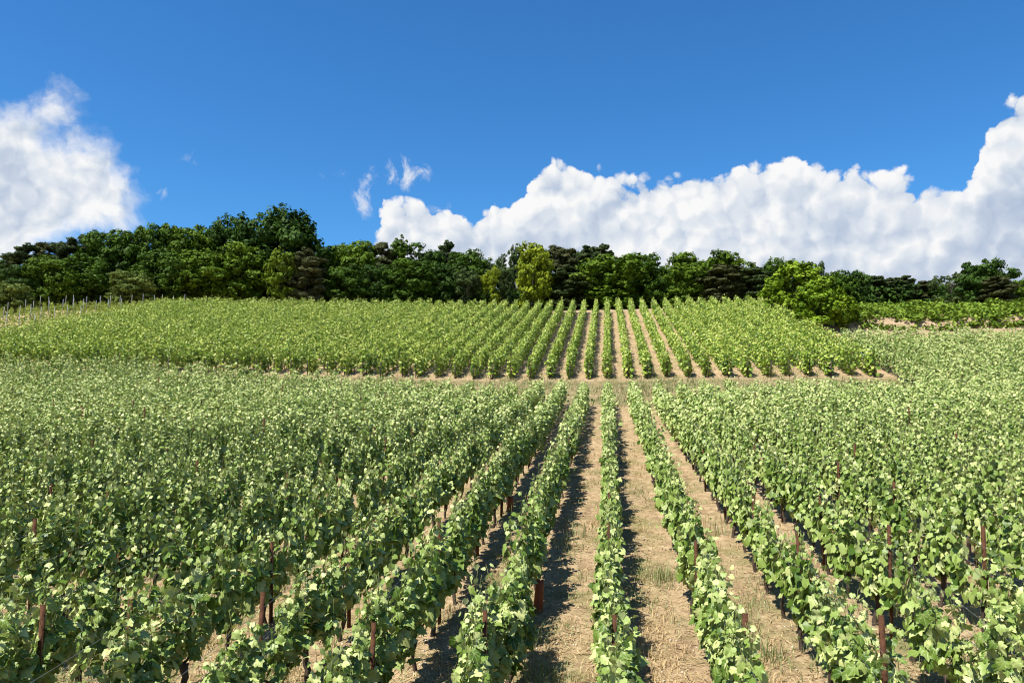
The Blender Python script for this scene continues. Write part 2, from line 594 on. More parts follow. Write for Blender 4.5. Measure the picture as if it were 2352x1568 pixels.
def ground_material():
    m, w, out = new_mat('vineyard_soil')
    tc = w.new('ShaderNodeTexCoord').outputs['Object']
    flat = w.vm('MULTIPLY', tc, (1, 1, 0.2))
    n1 = w.noise(flat, 1.1, 5, 0.6)
    n2 = w.noise(flat, 7.0, 6, 0.65)
    n3 = w.noise(w.vm('MULTIPLY', tc, (1.0, 2.6, 1)), 34.0, 5, 0.7)
    n4 = w.noise(flat, 0.22, 3, 0.5)
    c = w.ramp(n2, [(0.28, (.115, .075, .042)), (0.42, (.235, .160, .088)), (0.58, (.360, .262, .152)), (0.76, (.500, .395, .250))])
    c = w.mix(w.smooth(n3, 0.42, 0.72, 0, 0.65), c, (.52, .40, .235, 1))
    c = w.mix(w.smooth(n3, 0.46, 0.28, 0, 0.7), c, (.105, .062, .032, 1))
    n5 = w.noise(w.vm('MULTIPLY', tc, (2.2, .5, .2)), 1.6, 4, 0.6)
    c = w.mix(w.smooth(n5, 0.54, 0.66, 0, 0.55), c, (.175, .110, .062, 1))
    gm = w.m('MULTIPLY', w.smooth(n1, 0.46, 0.66), 0.70)
    c = w.mix(gm, c, (.165, .155, .058, 1))
    sep = w.new('ShaderNodeSeparateXYZ')
    w.l.new(tc, sep.inputs[0])
    # grassier headland track between the two blocks, bare sandy loam in the young planting and on the earth bank
    head = w.m('MULTIPLY', w.smooth(sep.outputs[1], 36.5, 38.5), w.smooth(sep.outputs[1], 44.5, 42.5))
    c = w.mix(w.m('MULTIPLY', head, w.smooth(n1, 0.35, 0.6, 0.45, 0.85)), c, (.165, .140, .062, 1))
    young = w.m('MULTIPLY', w.smooth(sep.outputs[0], -46.5, -48.5), w.smooth(sep.outputs[1], 90, 84))
    c = w.mix(w.m('MULTIPLY', young, 0.75), c, w.ramp(n2, [(0.3, (.40, .28, .16)), (0.7, (.55, .42, .26))]))
    bnk = w.m('MULTIPLY', w.smooth(sep.outputs[0], 15.0, 17.0), w.m('MULTIPLY', w.smooth(sep.outputs[1], 58.5, 59.8), w.smooth(sep.outputs[1], 64, 62)))
    c = w.mix(w.m('MULTIPLY', bnk, 0.85), c, w.ramp(n2, [(0.3, (.20, .135, .075)), (0.7, (.40, .30, .19))]))
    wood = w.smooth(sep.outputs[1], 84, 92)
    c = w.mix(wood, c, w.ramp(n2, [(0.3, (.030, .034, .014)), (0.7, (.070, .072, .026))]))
    p = w.new('ShaderNodeBsdfPrincipled')
    w.l.new(c, p.inputs['Base Color'])
    p.inputs['Roughness'].default_value = 0.95
    p.inputs['Specular IOR Level'].default_value = 0.15
    b = w.new('ShaderNodeBump')
    b.inputs['Strength'].default_value = 0.7
    b.inputs['Distance'].default_value = 0.05
    w.l.new(w.m('ADD', w.m('MULTIPLY', n2, 0.6), w.m('MULTIPLY', n3, 0.6)), b.inputs['Height'])
    w.l.new(b.outputs[0], p.inputs['Normal'])
    w.l.new(p.outputs[0], out.inputs[0])
    return m


# ------------------------------------------------------------------ ground sheet
gx = np.unique(np.concatenate([-np.geomspace(75, 1400, 18), np.arange(-75, -14, 1.5), np.arange(-14, 14, 0.2), np.arange(14, 75, 1.0), np.geomspace(75, 1400, 18)]))
gy = np.unique(np.concatenate([np.linspace(-300, -10, 14), np.arange(-10, 2, 1.0), np.arange(2, 16, 0.16), np.arange(16, 45, 0.4), np.arange(45, 59, 1.0),
                               np.arange(59, 63, 0.2), np.arange(63, 130, 1.5), np.geomspace(130, 1400, 26)]))
GX, GY = np.meshgrid(gx, gy)
rg = np.random.default_rng(3)
GZ = hgt(GX, GY) + rg.normal(0, 0.008, GX.shape) * (np.abs(GY - 10) < 30)
nx, ny = len(gx), len(gy)
gi = np.arange(ny - 1)[:, None] * nx + np.arange(nx - 1)[None, :]
gq = np.stack([gi, gi + 1, gi + nx + 1, gi + nx], -1).reshape(-1, 4)
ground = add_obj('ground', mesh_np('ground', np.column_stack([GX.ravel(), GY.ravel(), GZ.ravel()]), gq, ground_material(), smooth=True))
tag(ground, 'dry tan straw-covered hillside soil between the vine rows', 'ground', kind='structure')

# ------------------------------------------------------------------ vines
ROW = 1.1
ORD = ['zeroth', 'first', 'second', 'third', 'fourth', 'fifth', 'sixth', 'seventh', 'eighth', 'ninth', 'tenth', 'eleventh', 'twelfth', 'thirteenth',
       'fourteenth', 'fifteenth', 'sixteenth', 'seventeenth', 'eighteenth', 'nineteenth', 'twentieth']


def ordw(n):
    if n < len(ORD):
        return ORD[n]
    tens = {2: 'twenty', 3: 'thirty', 4: 'forty', 5: 'fifty'}[n // 10]
    return {2: 'twentieth', 3: 'thirtieth', 4: 'fortieth', 5: 'fiftieth'}[n // 10] if n % 10 == 0 else tens + '-' + ORD[n % 10]


def row_words(i):
    if i == 0:
        return 'the centre row'
    return '%s row %s of the centre row' % (ordw(abs(i)), 'left' if i < 0 else 'right')


SUNV = np.array(SUN)


def gen_vine(seed, vigor, height=1.25):
    """one trained vine, row along local y: trunk, arm, shoots with their leaves"""
    r = np.random.default_rng(seed)
    head = np.array([r.normal(0, .03), r.normal(0, .05), r.uniform(.32, .42)])
    k = 7
    t = np.linspace(0, 1, k)
    trunk = np.column_stack([head[0] * t + .03 * np.sin(t * 6 + r.uniform(0, 6)) * t * (1 - t) * 3, head[1] * t + r.normal(0, .012, k), head[2] * t - .05 * (1 - t)])
    trad = np.interp(t, [0, .15, .7, 1], [.042, .032, .028, .040]) * r.uniform(.85, 1.2) * (1 + r.normal(0, .08, k))
    arms = []
    for sgn in (-1, 1):
        L = r.uniform(.35, .5)
        u = np.linspace(0, 1, 6)
        arms.append(np.column_stack([head[0] + r.normal(0, .02) * u, head[1] + sgn * L * u, head[2] + .10 * np.sin(u * 2.2) + r.normal(0, .01, 6)]))
    shoots = []
    ns = max(4, int(round(15 * vigor)))
    ys = np.linspace(-.50, .50, ns) + r.normal(0, .04, ns)
    for y0 in ys:
        side = r.choice([-1, 1])
        flop = r.random() < 0.09
        top = height * (0.80 + .22 * vigor) + r.normal(0, .10) - .22 * abs(y0) ** 1.5 + (r.random() < .22) * r.uniform(.06, .30)
        z0 = .40 + r.normal(0, .06)
        if flop:
            n = 8
            u = np.linspace(0, 1, n)
            reach = r.uniform(.18, .36)
            P = np.column_stack([head[0] + side * reach * u ** 1.4, y0 + r.normal(0, .15) * u, z0 + .45 * u - .32 * u ** 2 * r.uniform(.3, 1.4)])
        else:
            n = 10
            u = np.linspace(0, 1, n)
            bow = side * r.uniform(.01, .065)
            P = np.column_stack([head[0] + bow * np.sin(u * 2.6) + r.normal(0, .012, n), y0 + r.normal(0, .10) * u, z0 + (top - z0) * u])
        seg = np.linalg.norm(np.diff(P, axis=0), axis=1).sum()
        nn = max(4, int(seg / .044))
        lv = []
        for j in range(nn):
            f = (j + .5) / nn
            node = np.array([np.interp(f, u, P[:, c]) for c in range(3)])
            for rep in range(2 if (r.random() < .75 * vigor and f < .88) else 1):
                sx = side if r.random() < .30 else (1 if (j + rep) % 2 else -1)
                ang = r.normal(0, .75)
                outw = np.array([sx * math.cos(ang), math.sin(ang), 0.0])
                pet = r.uniform(.025, .085) * (1.0 - .4 * f)
                p = node + outw * pet + np.array([0, 0, r.uniform(-.01, .05)])
                nrm = outw * r.uniform(.10, .75) + SUNV * r.uniform(.2, 1.0) + r.normal(0, .34, 3)
                tip = outw * .8 + np.array([0, 0, -1.0]) + r.normal(0, .35, 3)
                age = 1 - f
                s = np.clip((.044 + .074 * min(1, age * 1.6)) * r.uniform(.55, 1.42), .028, .165)
                tint = np.clip(.48 + .30 * (f > .8) * f + r.normal(0, .24), 0, 1)
                lv.append((p, nrm, tip, s, tint, node))
        shoots.append((P, lv))
    return dict(trunk=(trunk, trad), arms=arms, shoots=shoots)


def wood_meshes(v, tag_):
    tb = Bag()
    tb.add(*tube(*v['trunk'], sides=7))
    trunk = tb.mesh('trunk' + tag_, M_BARK, True, False)
    ab = Bag()
    for a in v['arms']:
        ab.add(*tube(a, np.linspace(.016, .007, len(a)), 5))
    return trunk, ab.mesh('cane' + tag_, M_BARK, True, False)


def shoot_geo(bag, P, lv, petiole=True):
    bag.add(*tube(P, np.linspace(.0048, .0020, len(P)), 4))
    if petiole:
        for (p, nrm, tip, s, tint, node) in lv:
            bag.add(*tube(np.array([node, (node + p) / 2 + [0, 0, .008], p]), [.0017, .0015, .0013], 3, False))


VARIANTS = {'full': [], 'mid': [], 'thin': []}
for kind, vg, cnt, s0 in (('full', 1.0, 7, 100), ('mid', .80, 5, 200), ('thin', .52, 4, 300)):
    for i in range(cnt):
        v = gen_vine(s0 + i, vg)
        trunk, cane = wood_meshes(v, '')
        sb = Bag()
        for P, lv in v['shoots']:
            shoot_geo(sb, P, lv, False)
        L = [l for _, lv in v['shoots'] for l in lv]
        lv_, lf_, la_ = leaves_mesh(np.array([l[0] for l in L]), np.array([l[1] for l in L]), np.array([l[2] for l in L]),
                                    np.array([l[3] for l in L]), np.array([l[4] for l in L]), LEAF_MID, np.random.default_rng(i))
        VARIANTS[kind].append((trunk, cane, sb.mesh('shoots', M_SHOOT, False, False), mesh_np('foliage', lv_, lf_, M_LEAF, {'tint': la_})))
LEAF_ME = [mesh_np('leaf', v, f, M_LEAF_OBJ, smooth=True) for v, f in LEAF_NEAR]


def block_end(i):
    """how far up the hill a row of the front planting runs"""
    return 53.4 if i >= 14 else 36.9 + 0.25 * math.sin(i * 1.7) + min(4.9, max(0.0, (-i * ROW - 5) * .22))


rng = np.random.default_rng(11)
vines = []                                             # (row, x, y, vigor)
for i in range(-56, 62):
    y = 3.3 + rng.uniform(0, .9)
    while y < block_end(i):
        q = rng.uniform(0, 1)
        if not (i >= 3 and y < 10.5 and q > .80) and not (i <= -3 and y < 8.5 and q > .88):      # a few missing plants
            vines.append((i, i * ROW + rng.normal(0, .025), y, q))
        y += rng.uniform(.92, 1.08)


def in_view(x, y, z, mx=70, my=60):
    px, py, d = project((x, y, z))
    return d > 1 and -mx < px < 2352 + mx and -my < py < 1568 + my


vis = []
for (i, x, y, q) in vines:
    z = float(hgt(x, y))
    if in_view(x, y, z + 1.2, 60, 10) or in_view(x, y, z + .6, 60, 0):
        vis.append((project((x, y, z + .8))[2], i, x, y, z, q))
vis.sort()
NEAR, INDIV = 26, 300
by_row = {}
for v in vis[:INDIV]:
    by_row.setdefault(v[1], []).append(v[3])
LOOK = {'full': 'bushy', 'mid': 'leafy', 'thin': 'sparse'}


def vigor_kind(i, y, q):
    weak = 0.12
    if y < 13 and i >= 2:
        weak = .95
    if y < 9.5 and i <= -2:
        weak = .80
    if q < weak * .5:
        return 'thin'
    return 'mid' if q < weak + .18 else 'full'


for n, (dep, i, x, y, z, q) in enumerate(vis[:INDIV]):
    kind = vigor_kind(i, y, q)
    r = random.Random(n * 7 + 1)
    root = bpy.data.objects.new('grapevine', None)
    COL.objects.link(root)
    root.empty_display_size = .2
    root.location = (x, y, z)
    root.rotation_euler = (0, 0, r.uniform(-.14, .14))
    place = sorted(by_row[i]).index(y) + 1
    tag(root, '%s grapevine, %s from the front in %s' % (LOOK[kind], ordw(place), row_words(i)), 'grapevine', 'grapevines in the front vineyard')
    sc = r.uniform(.93, 1.07)
    if n < NEAR:
        v = gen_vine(5000 + n, {'full': 1.0, 'mid': .8, 'thin': .52}[kind])
        trunk, cane = wood_meshes(v, '')
        add_obj('trunk', trunk, root)
        add_obj('cane', cane, root)
        sizes = sorted((l[3] for _, lv in v['shoots'] for l in lv), reverse=True)
        cut = sizes[min(len(sizes) - 1, 260)]
        small = [l for _, lv in v['shoots'] for l in lv if l[3] <= cut]
        if small:
            lv_, lf_, la_ = leaves_mesh(np.array([l[0] for l in small]), np.array([l[1] for l in small]), np.array([l[2] for l in small]),
                                        np.array([l[3] for l in small]), np.array([l[4] for l in small]), LEAF_MID, np.random.default_rng(n))
            tag(add_obj('small_leaves', mesh_np('small_leaves', lv_, lf_, M_LEAF, {'tint': la_}), root), kind='stuff')
        for P, lv in v['shoots']:
            lv = [l for l in lv if l[3] > cut]
            sb = Bag()
            shoot_geo(sb, P, lv)
            so = add_obj('shoot', sb.mesh('shoot', M_SHOOT, False, False), root)
            if lv:
                S, T, N_ = frames(np.array([l[1] for l in lv]), np.array([l[2] for l in lv]))
                for k, l in enumerate(lv):
                    o = bpy.data.objects.new('leaf', r.choice(LEAF_ME))
                    COL.objects.link(o)
                    o.parent = so
                    R = Matrix((S[k], T[k], N_[k])).transposed()
                    o.matrix_local = Matrix.Translation(l[0]) @ R.to_4x4() @ Matrix.Scale(l[3], 4)
    else:
        trunk, cane, sh, fo = r.choice(VARIANTS[kind])
        add_obj('trunk', trunk, root)
        add_obj('cane', cane, root)
        add_obj('shoots', sh, root)
        tag(add_obj('foliage', fo, root), kind='stuff')
        root.scale = (sc * r.uniform(.74, .90), sc, sc * r.uniform(.97, 1.08))


def bulk_leaves(rows, per_vine, size0, rng, height=1.27, width=.125, low=.25, tint0=.42):
    """leaf cloud for many vines at once; rows = array of (x, y, vigor)"""
    V = np.asarray(rows, float)
    n = (per_vine * (0.55 + .45 * V[:, 2])).astype(int)
    idx = np.repeat(np.arange(len(V)), n)
    c = len(idx)
    bins = rng.normal(0, .085, (len(V), 7)) + (rng.random((len(V), 7)) < .12) * rng.uniform(.05, .2, (len(V), 7))
    bulge = rng.normal(0, .035, (len(V), 7))
    yy = rng.normal(0, .36, c).clip(-.62, .62)
    bi = np.clip(((yy + .62) / 1.24 * 7).astype(int), 0, 6)
    ztop = height * (.78 + .22 * V[idx, 2]) + bins[idx, bi] - .45 * np.abs(yy) ** 2 + .04
    zlow = low + .06 * rng.normal(0, 1, c)
    u = rng.random(c) ** .85
    zz = zlow + (ztop - zlow) * u
    wd = (width * (.55 + .45 * np.sin(np.pi * np.clip(u, 0, 1) ** .75)) + bulge[idx, bi]).clip(.06) * (.75 + .25 * V[idx, 2])
    side = rng.choice([-1.0, 1.0], c)
    xx = side * wd * rng.random(c) ** .45
    stray = rng.random(c) < .03
    xx = xx + stray * side * rng.uniform(0, .2, c)
    X, Y = V[idx, 0] + xx, V[idx, 1] + yy
    P = np.column_stack([X, Y, hgt(X, Y) * 0 + hgt(V[idx, 0], Y) + zz])
    ang = rng.normal(0, .75, c)
    outw = np.column_stack([side * np.cos(ang), np.sin(ang), np.zeros(c)])
    nrm = outw * rng.uniform(.10, .75, (c, 1)) + SUNV * rng.uniform(.2, 1.0, (c, 1)) + rng.normal(0, .34, (c, 3))
    tip = outw * .8 + np.array([0, 0, -1.0]) + rng.normal(0, .35, (c, 3))
    size = size0 * (1.0 - .45 * u ** 3) * rng.uniform(.5, 1.35, c)
    tint = np.clip(tint0 + .20 * (u > .85) + rng.normal(0, .30, c) + .09 * rng.normal(0, 1, len(V))[idx], 0, 1)
    return P, nrm, tip, size, tint


def trunk_bag(bag, x, y, z, r, rng, h=.42):
    bag.add(*tube(np.array([[x, y, z - .05], [x + rng.normal(0, .03), y + rng.normal(0, .03), z + h * .5], [x + rng.normal(0, .04), y + rng.normal(0, .05), z + h]]),
                  [r * 1.2, r * .85, r], 5, False))


rest = vis[INDIV:]
rb = np.random.default_rng(21)
P1 = [(v[2], v[3], .55 + .45 * (v[5] > .12)) for v in rest if v[0] < 29]
P2 = [(v[2], v[3], .6 + .4 * (v[5] > .12)) for v in rest if v[0] >= 29]
bag = Bag()
for pts, per, tmpl, s0 in ((P1, 275, LEAF_SIX, .128), (P2, 220, LEAF_FAR, .158)):
    if pts:
        v_, f_, a_ = leaves_mesh(*bulk_leaves(pts, per, s0, rb, tint0=.50), tmpl, rb)
        bag.add(v_, f_, tint=a_)
o = add_obj('far_vine_rows', bag.mesh('far_vine_rows', M_LEAF))
tag(o, 'mass of pale green vine rows covering the farther part of the front vineyard', 'vines', 'grapevines in the front vineyard', 'stuff')
bag = Bag()
for v in rest:
    trunk_bag(bag, v[2], v[3], v[4], .03, rb)
tr_o = add_obj('vine_trunks', bag.mesh('vine_trunks', M_BARK, True, False), o)
tag(tr_o, kind='stuff')

# ------------------------------------------------------------------ upper block: yellower vines on the steeper slope
up_rows = [i for i in range(-42, 14)]
upv = []
ends = []
for i in up_rows:
    y = 44.2 + rng.uniform(-.15, .15)
    first = True
    while y < 75.0 + .4 * math.sin(i):
        x = i * ROW + rng.normal(0, .03)
        z = float(hgt(x, y))
        if in_view(x, y, z + 1.2, 40, 40):
            if first:
                ends.append((i, x, y, z))
            else:
                upv.append((x, y, .55 + .45 * (rng.random() > .13)))
        first = False
        y += rng.uniform(.92, 1.08)
ru = np.random.default_rng(31)
v_, f_, a_ = leaves_mesh(*bulk_leaves(upv, 185, .178, ru, 1.40, .125, .14, .48), LEAF_FAR, ru)
o = add_obj('upper_vine_rows', mesh_np('upper_vine_rows', v_, f_, M_LEAF_UP, {'tint': a_}))
tag(o, 'dense block of yellow-green vine rows on the steeper upper slope below the wood', 'vines', 'vines of the upper block', 'stuff')
bag = Bag()
for (x, y, q) in upv:
    trunk_bag(bag, x, y, float(hgt(x, y)), .03, ru)
tag(add_obj('vine_trunks', bag.mesh('vine_trunks', M_BARK, True, False), o), kind='stuff')
END_ME = []
for k in range(6):
    rk = np.random.default_rng(400 + k)
    Pk = bulk_leaves([(0.0, 0.0, 1.0)], 260, .17, rk, 1.34, .145, .10, .46)
    Pk[0][:, 2] -= hgt(np.zeros(len(Pk[0])), Pk[0][:, 1])
    v_, f_, a_ = leaves_mesh(*Pk, LEAF_SIX, rk)
    tb = Bag()
    trunk_bag(tb, 0, 0, 0, .036, rk)
    END_ME.append((tb.mesh('trunk', M_BARK, True, False), mesh_np('foliage', v_, f_, M_LEAF_UP, {'tint': a_})))
rw = random.Random(8)
post_bag = Bag()
post_bag.box((0, 0, .45), (.042, .042, 1.0))
post_bag.box((0, 0, .945), (.056, .056, .03))
END_POST = post_bag.mesh('end_post', M_DARKPOST, False, False)
for k, (i, x, y, z) in enumerate(ends):
    root = bpy.data.objects.new('end_vine', None)
    COL.objects.link(root)
    root.location = (x, y, z)
    root.rotation_euler = (0, 0, rw.choice([0, math.pi]) + rw.uniform(-.2, .2))
    s = rw.uniform(.85, 1.08)
    root.scale = (s, s, s * rw.uniform(.92, 1.05))
    tm, fm = rw.choice(END_ME)
    add_obj('trunk', tm, root)
    tag(add_obj('foliage', fm, root), kind='stuff')
    where = 'lined up with the centre row' if i == 0 else '%s row %s of the centre line' % (ordw(abs(i)), 'left' if i < 0 else 'right')
    tag(root, 'yellow-green vine at the foot of the upper block, %s' % where, 'grapevine', 'front vines of the upper block')
    px_ = x + rw.uniform(-.05, .05)
    py_ = y - rw.uniform(.42, .60)
    po = add_obj('end_post', END_POST, None, (px_, py_, float(hgt(px_, py_)) - .03), (rw.uniform(-.02, .10), rw.uniform(-.04, .04), rw.uniform(-.3, .3)))
    tag(po, 'dark slim end post before the upper block, %s' % where, 'post', 'end posts of the upper block')

# ------------------------------------------------------------------ young planting at the far left, with pale posts
YM = []
for k in range(5):
    rk = np.random.default_rng(600 + k)
    Pk = bulk_leaves([(0.0, 0.0, 1.0)], 70, .16, rk, 1.05, .15, .08, .50)
    Pk[0][:, 1] *= .36
    Pk[0][:, 2] -= hgt(np.zeros(len(Pk[0])), Pk[0][:, 1] / .36)
    v_, f_, a_ = leaves_mesh(*Pk, LEAF_SIX, rk)
    tb = Bag()
    tb.add(v_, f_, tint=a_)
    YM.append(tb.mesh('young_vine', M_LEAF_YOUNG))
pb = Bag()
pb.box((0, 0, .85), (.032, .03, 1.76))
pb.box((0, .032, 1.2), (.03, .02, .10))
pb.box((0, .032, .7), (.03, .02, .10))
GREY_POST = pb.mesh('trellis_post', M_GREYPOST, False, False)
cnt = 0
for i in range(-70, -42):
    x = -42.9 * ROW + (i + 42) * 1.35
    y = 47.0 + rng.uniform(0, .5)
    k = 0
    pp = rng.uniform(0, 1.0)
    seen = pseen = 0
    while y < 83:
        z = float(hgt(x, y))
        if in_view(x, y, z + .8, 10, 30) and cnt < 300:
            o = add_obj('young_vine', rw.choice(YM), None, (x + rw.uniform(-.05, .05), y, z), (0, 0, rw.choice([0, math.pi]) + rw.uniform(-.4, .4)))
            s = rw.uniform(.7, 1.12)
            o.scale = (s, s, s * rw.uniform(.8, 1.1))
            seen += 1
            tag(o, 'small young vine, %s from front, %s sparse row left of upper block' % (ordw(seen), ordw(-42 - i)), 'grapevine', 'young vines in the sparse planting')
            cnt += 1
        if k % 5 == 0:
            yp = y + .5 + pp
            zp = float(hgt(x, yp))
            if in_view(x, yp, zp + 1.4, 5, 30):
                o = add_obj('trellis_post', GREY_POST, None, (x, yp, zp - .03), (rw.uniform(-.03, .03), rw.uniform(-.03, .03), rw.uniform(-.2, .2)), (1, 1, rw.uniform(.92, 1.06)))
                pseen += 1
                tag(o, 'grey trellis post, %s from front, %s sparse row left of upper block' % (ordw(pseen), ordw(-42 - i)), 'post', 'grey posts of the sparse planting')
        k += 1
        y += 1.15

# ------------------------------------------------------------------ rusty steel posts and wires of the front planting
sb = Bag()
H = 1.34
for (cx_, cy_, sx_, sy_) in ((0, -.014, .036, .004), (-.016, .004, .004, .032), (.016, .004, .004, .032)):
    sb.box((cx_, cy_, H / 2 - .1), (sx_, sy_, H + .2))
for zz in (.45, .65, .85, 1.05, 1.2):
    sb.box((-.021, .002, zz), (.007, .010, .026))
    sb.box((.021, .002, zz + .02), (.007, .010, .026))
STEEL = sb.mesh('steel_post', M_RUST, False, False)
posts = []
for i in range(-40, 45):
    yy = 7.0 + .12 * math.sin(i * 2.1)
    while yy < min(block_end(i), 37):
        x = i * ROW
        z = float(hgt(x, yy))
        if in_view(x, yy, z + 1.1, 10, 20):
            posts.append((project((x, yy, z + 1))[2], i, x + rw.uniform(-.03, .03), yy + rw.uniform(-.12, .12), z))
        yy += 2.85
posts.sort()
prow = {}
for p in posts[:290]:
    prow.setdefault(p[1], []).append(p[3])
for (d, i, x, y, z) in posts[:290]:
    o = add_obj('steel_post', STEEL, None, (x, y, z), (rw.uniform(-.03, .03), rw.uniform(-.03, .03), rw.uniform(-.25, .25)), (1, 1, rw.uniform(.97, 1.03) if (y < 10.5 and rw.random() < .55) or rw.random() < .08 else rw.uniform(.72, .88)))
    tag(o, 'rusty brown steel post, %s from the front in %s' % (ordw(sorted(prow[i]).index(y) + 1), row_words(i)), 'post', 'rusty posts of the front vineyard')
for i in range(-9, 10):
    root = bpy.data.objects.new('wire_trellis', None)
    COL.objects.link(root)
    y0, y1 = 3.0, block_end(i) - .3
    root.location = (i * ROW, y0, float(hgt(i * ROW, y0)))
    tag(root, 'thin grey trellis wires strung along %s' % row_words(i), 'wire', 'trellis wires')
    ys = np.arange(y0, y1, 1.425)
    for (dx, zz) in ((0, .47), (-.03, .86), (.03, .88), (-.03, 1.14)):
        sag = .012 * np.sin((ys - 7.0) / 2.85 * np.pi) ** 2
        # straight spans between posts, following the mean slope
        pts = np.column_stack([np.full(len(ys), dx), ys - y0, np.interp(ys, _ty, _tz) - root.location.z + zz - sag])
        wb = Bag()
        wb.add(*tube(pts, .0022, 4, False))
        add_obj('wire', wb.mesh('wire', M_WIRE, False, False), root)

# orange-brown guards round two replanted vines
def guard(px, py, row, label, hh):
    d = ground_at(px, py)
    x, y = row * ROW + .13, d[1]
    z = float(hgt(x, y))
    n, k = 12, 5
    th = np.arange(n) * 2 * np.pi / n
    V, F = [], []
    for wall, rr_ in ((0, .062), (1, .057)):
        for j in range(k):
            tz = j / (k - 1)
            rad_ = rr_ * (1.12 - .28 * tz)
            V.append(np.column_stack([rad_ * np.cos(th) + .03 * tz, rad_ * np.sin(th), np.full(n, hh * tz) + .012 * np.sin(3 * th) * (j == k - 1)]))
    V = np.vstack(V)
    for wall in (0, 1):
        for j in range(k - 1):
            for q in range(n):
                a = wall * k * n + j * n + q
                b = wall * k * n + j * n + (q + 1) % n
                F.append([a, b, b + n, a + n] if wall == 0 else [b, a, a + n, b + n])
    for q in range(n):
        a, b = (k - 1) * n + q, (k - 1) * n + (q + 1) % n
        F.append([a, b, b + k * n, a + k * n])
    o = add_obj('vine_guard', mesh_np('vine_guard', V, np.array(F), M_GUARD, smooth=True), None, (x, y, z - .01))
    tag(o, label, 'vine guard')


guard(1203, 1410, -1, 'rust-orange tube guard beside the tall post in the first row left of centre', .42)
guard(1183, 1172, -2, 'small rust-orange tube guard farther up in the second row left of the centre row', .30)

# ------------------------------------------------------------------ ground litter and grasses
def free_xy(n, rng, ymin, ymax, spread=.36):
    """random spots in the alleys, in view, density falling with distance"""
    y = ymin * (ymax / ymin) ** rng.random(n)
    az_lo, az_hi = math.tan(rad(-42)), math.tan(rad(27.5))
    x = y * rng.uniform(az_lo, az_hi, n)
    row = np.floor(x / ROW)
    x = (row + .5) * ROW + rng.normal(0, spread, n).clip(-.6, .6)
    return x, y


def blades(x, y, length, width, lean, rng, lie=0.0):
    n = len(x)
    a = rng.uniform(0, 2 * np.pi, n)
    d = np.column_stack([np.cos(a), np.sin(a), np.zeros(n)])
    s = np.column_stack([-np.sin(a), np.cos(a), np.zeros(n)])
    base = np.column_stack([x, y, hgt(x, y) + (.006 if lie else -.01)])
    up = np.array([0, 0, 1.0])
    w = (width * rng.uniform(.6, 1.3, n))[:, None]
    L = (length * rng.uniform(.5, 1.3, n))[:, None]
    if lie:
        z1 = rng.uniform(-.05, .35, n)[:, None]
        tipv = base + d * L + up * L * z1 + np.array([0, .0, 0])
        v = np.stack([base - s * w, base + s * w, tipv + s * w * .6, tipv - s * w * .6], 1)
        f = np.array([[0, 1, 2, 3]])
        k = 4
    else:
        ln = (lean * rng.uniform(.2, 1.4, n))[:, None]
        mid = base + up * L * .55 + d * L * ln * .3
        tipv = base + up * L * (1 - .35 * ln) + d * L * ln
        v = np.stack([base - s * w, base + s * w, mid + s * w * .8, mid - s * w * .8, tipv], 1)
        k = 5
        f = np.array([[0, 1, 2, 3], [3, 2, 4, 4]])
    V = v.reshape(-1, 3)
    off = (np.arange(n) * k)[:, None, None]
    if lie:
        return V, (f[None] + off).reshape(-1, 4), None, k
    return V, (np.array([[0, 1, 2, 3]])[None] + off).reshape(-1, 4), (np.array([[3, 2, 4]])[None] + off).reshape(-1, 3), k


rs = np.random.default_rng(77)
x, y = free_xy(62000, rs, 4.2, 24)
V, F, _, k = blades(x, y, .11, .0055, 0, rs, lie=1)
bag = Bag()
bag.add(V, F, tint=np.repeat(np.clip(rs.normal(.58, .24, len(x)), 0, 1), k))
tag(add_obj('straw_litter', bag.mesh('straw_litter', M_DRY)), 'dry straw and cut stems strewn over the alleys between the rows', 'straw', kind='stuff')


def tufts(n, per, length, width, lean, mat, name, label, seed, ymin, ymax, mean, spread, tr=.07, pick=None):
    r = np.random.default_rng(seed)
    tx, ty = free_xy(n, r, ymin, ymax, spread)
    if pick is not None:
        m = pick(tx, ty, r)
        tx, ty = tx[m], ty[m]
    n = len(tx)
    idx = np.repeat(np.arange(n), per)
    x = tx[idx] + r.normal(0, tr, len(idx))
    y = ty[idx] + r.normal(0, tr * 1.5, len(idx))
    V, F, T, k = blades(x, y, length, width, lean, r)
    vig = r.uniform(.45, 1.25, n)[idx]
    z0 = hgt(x, y)
    zz = V.reshape(-1, k, 3)
    zz[:, :, 2] = z0[:, None] + (zz[:, :, 2] - z0[:, None]) * vig[:, None]
    b = Bag()
    b.add(zz.reshape(-1, 3), F, T, tint=np.repeat(np.clip(r.normal(mean, .2, len(idx)) + r.normal(0, .12, n)[idx], 0, 1), k))
    tag(add_obj(name, b.mesh(name, mat)), label, 'grass', kind='stuff')


def patchy(tx, ty, r):
    f = np.sin(tx * 1.3 + 2 * np.sin(ty * .31)) + np.sin(ty * .9 + tx * .4) + r.normal(0, .5, len(tx))
    return f > .35


tufts(1700, 42, .125, .0034, 1.0, M_DRY, 'dry_grass', 'dry straw-coloured grass tufts growing between the vine rows', 81, 4.2, 30, .55, .25, .09, patchy)
tufts(2200, 40, .14, .0038, 1.1, M_GRASS, 'green_grass', 'low green grass tufts growing between the vine rows', 82, 4.2, 30, .52, .30, .12,
      lambda a, b, r: ~patchy(a, b, r) & (r.random(len(a)) < .75))
tufts(380, 60, .34, .0034, .6, M_GRASS, 'tall_grass', 'tall greenish grass standing at the feet of the vines', 83, 5, 16, .58, .18, .12,
      lambda a, b, r: (np.abs(a) > .4) & (np.sin(b * 1.1 + a * 2.0) > .55))
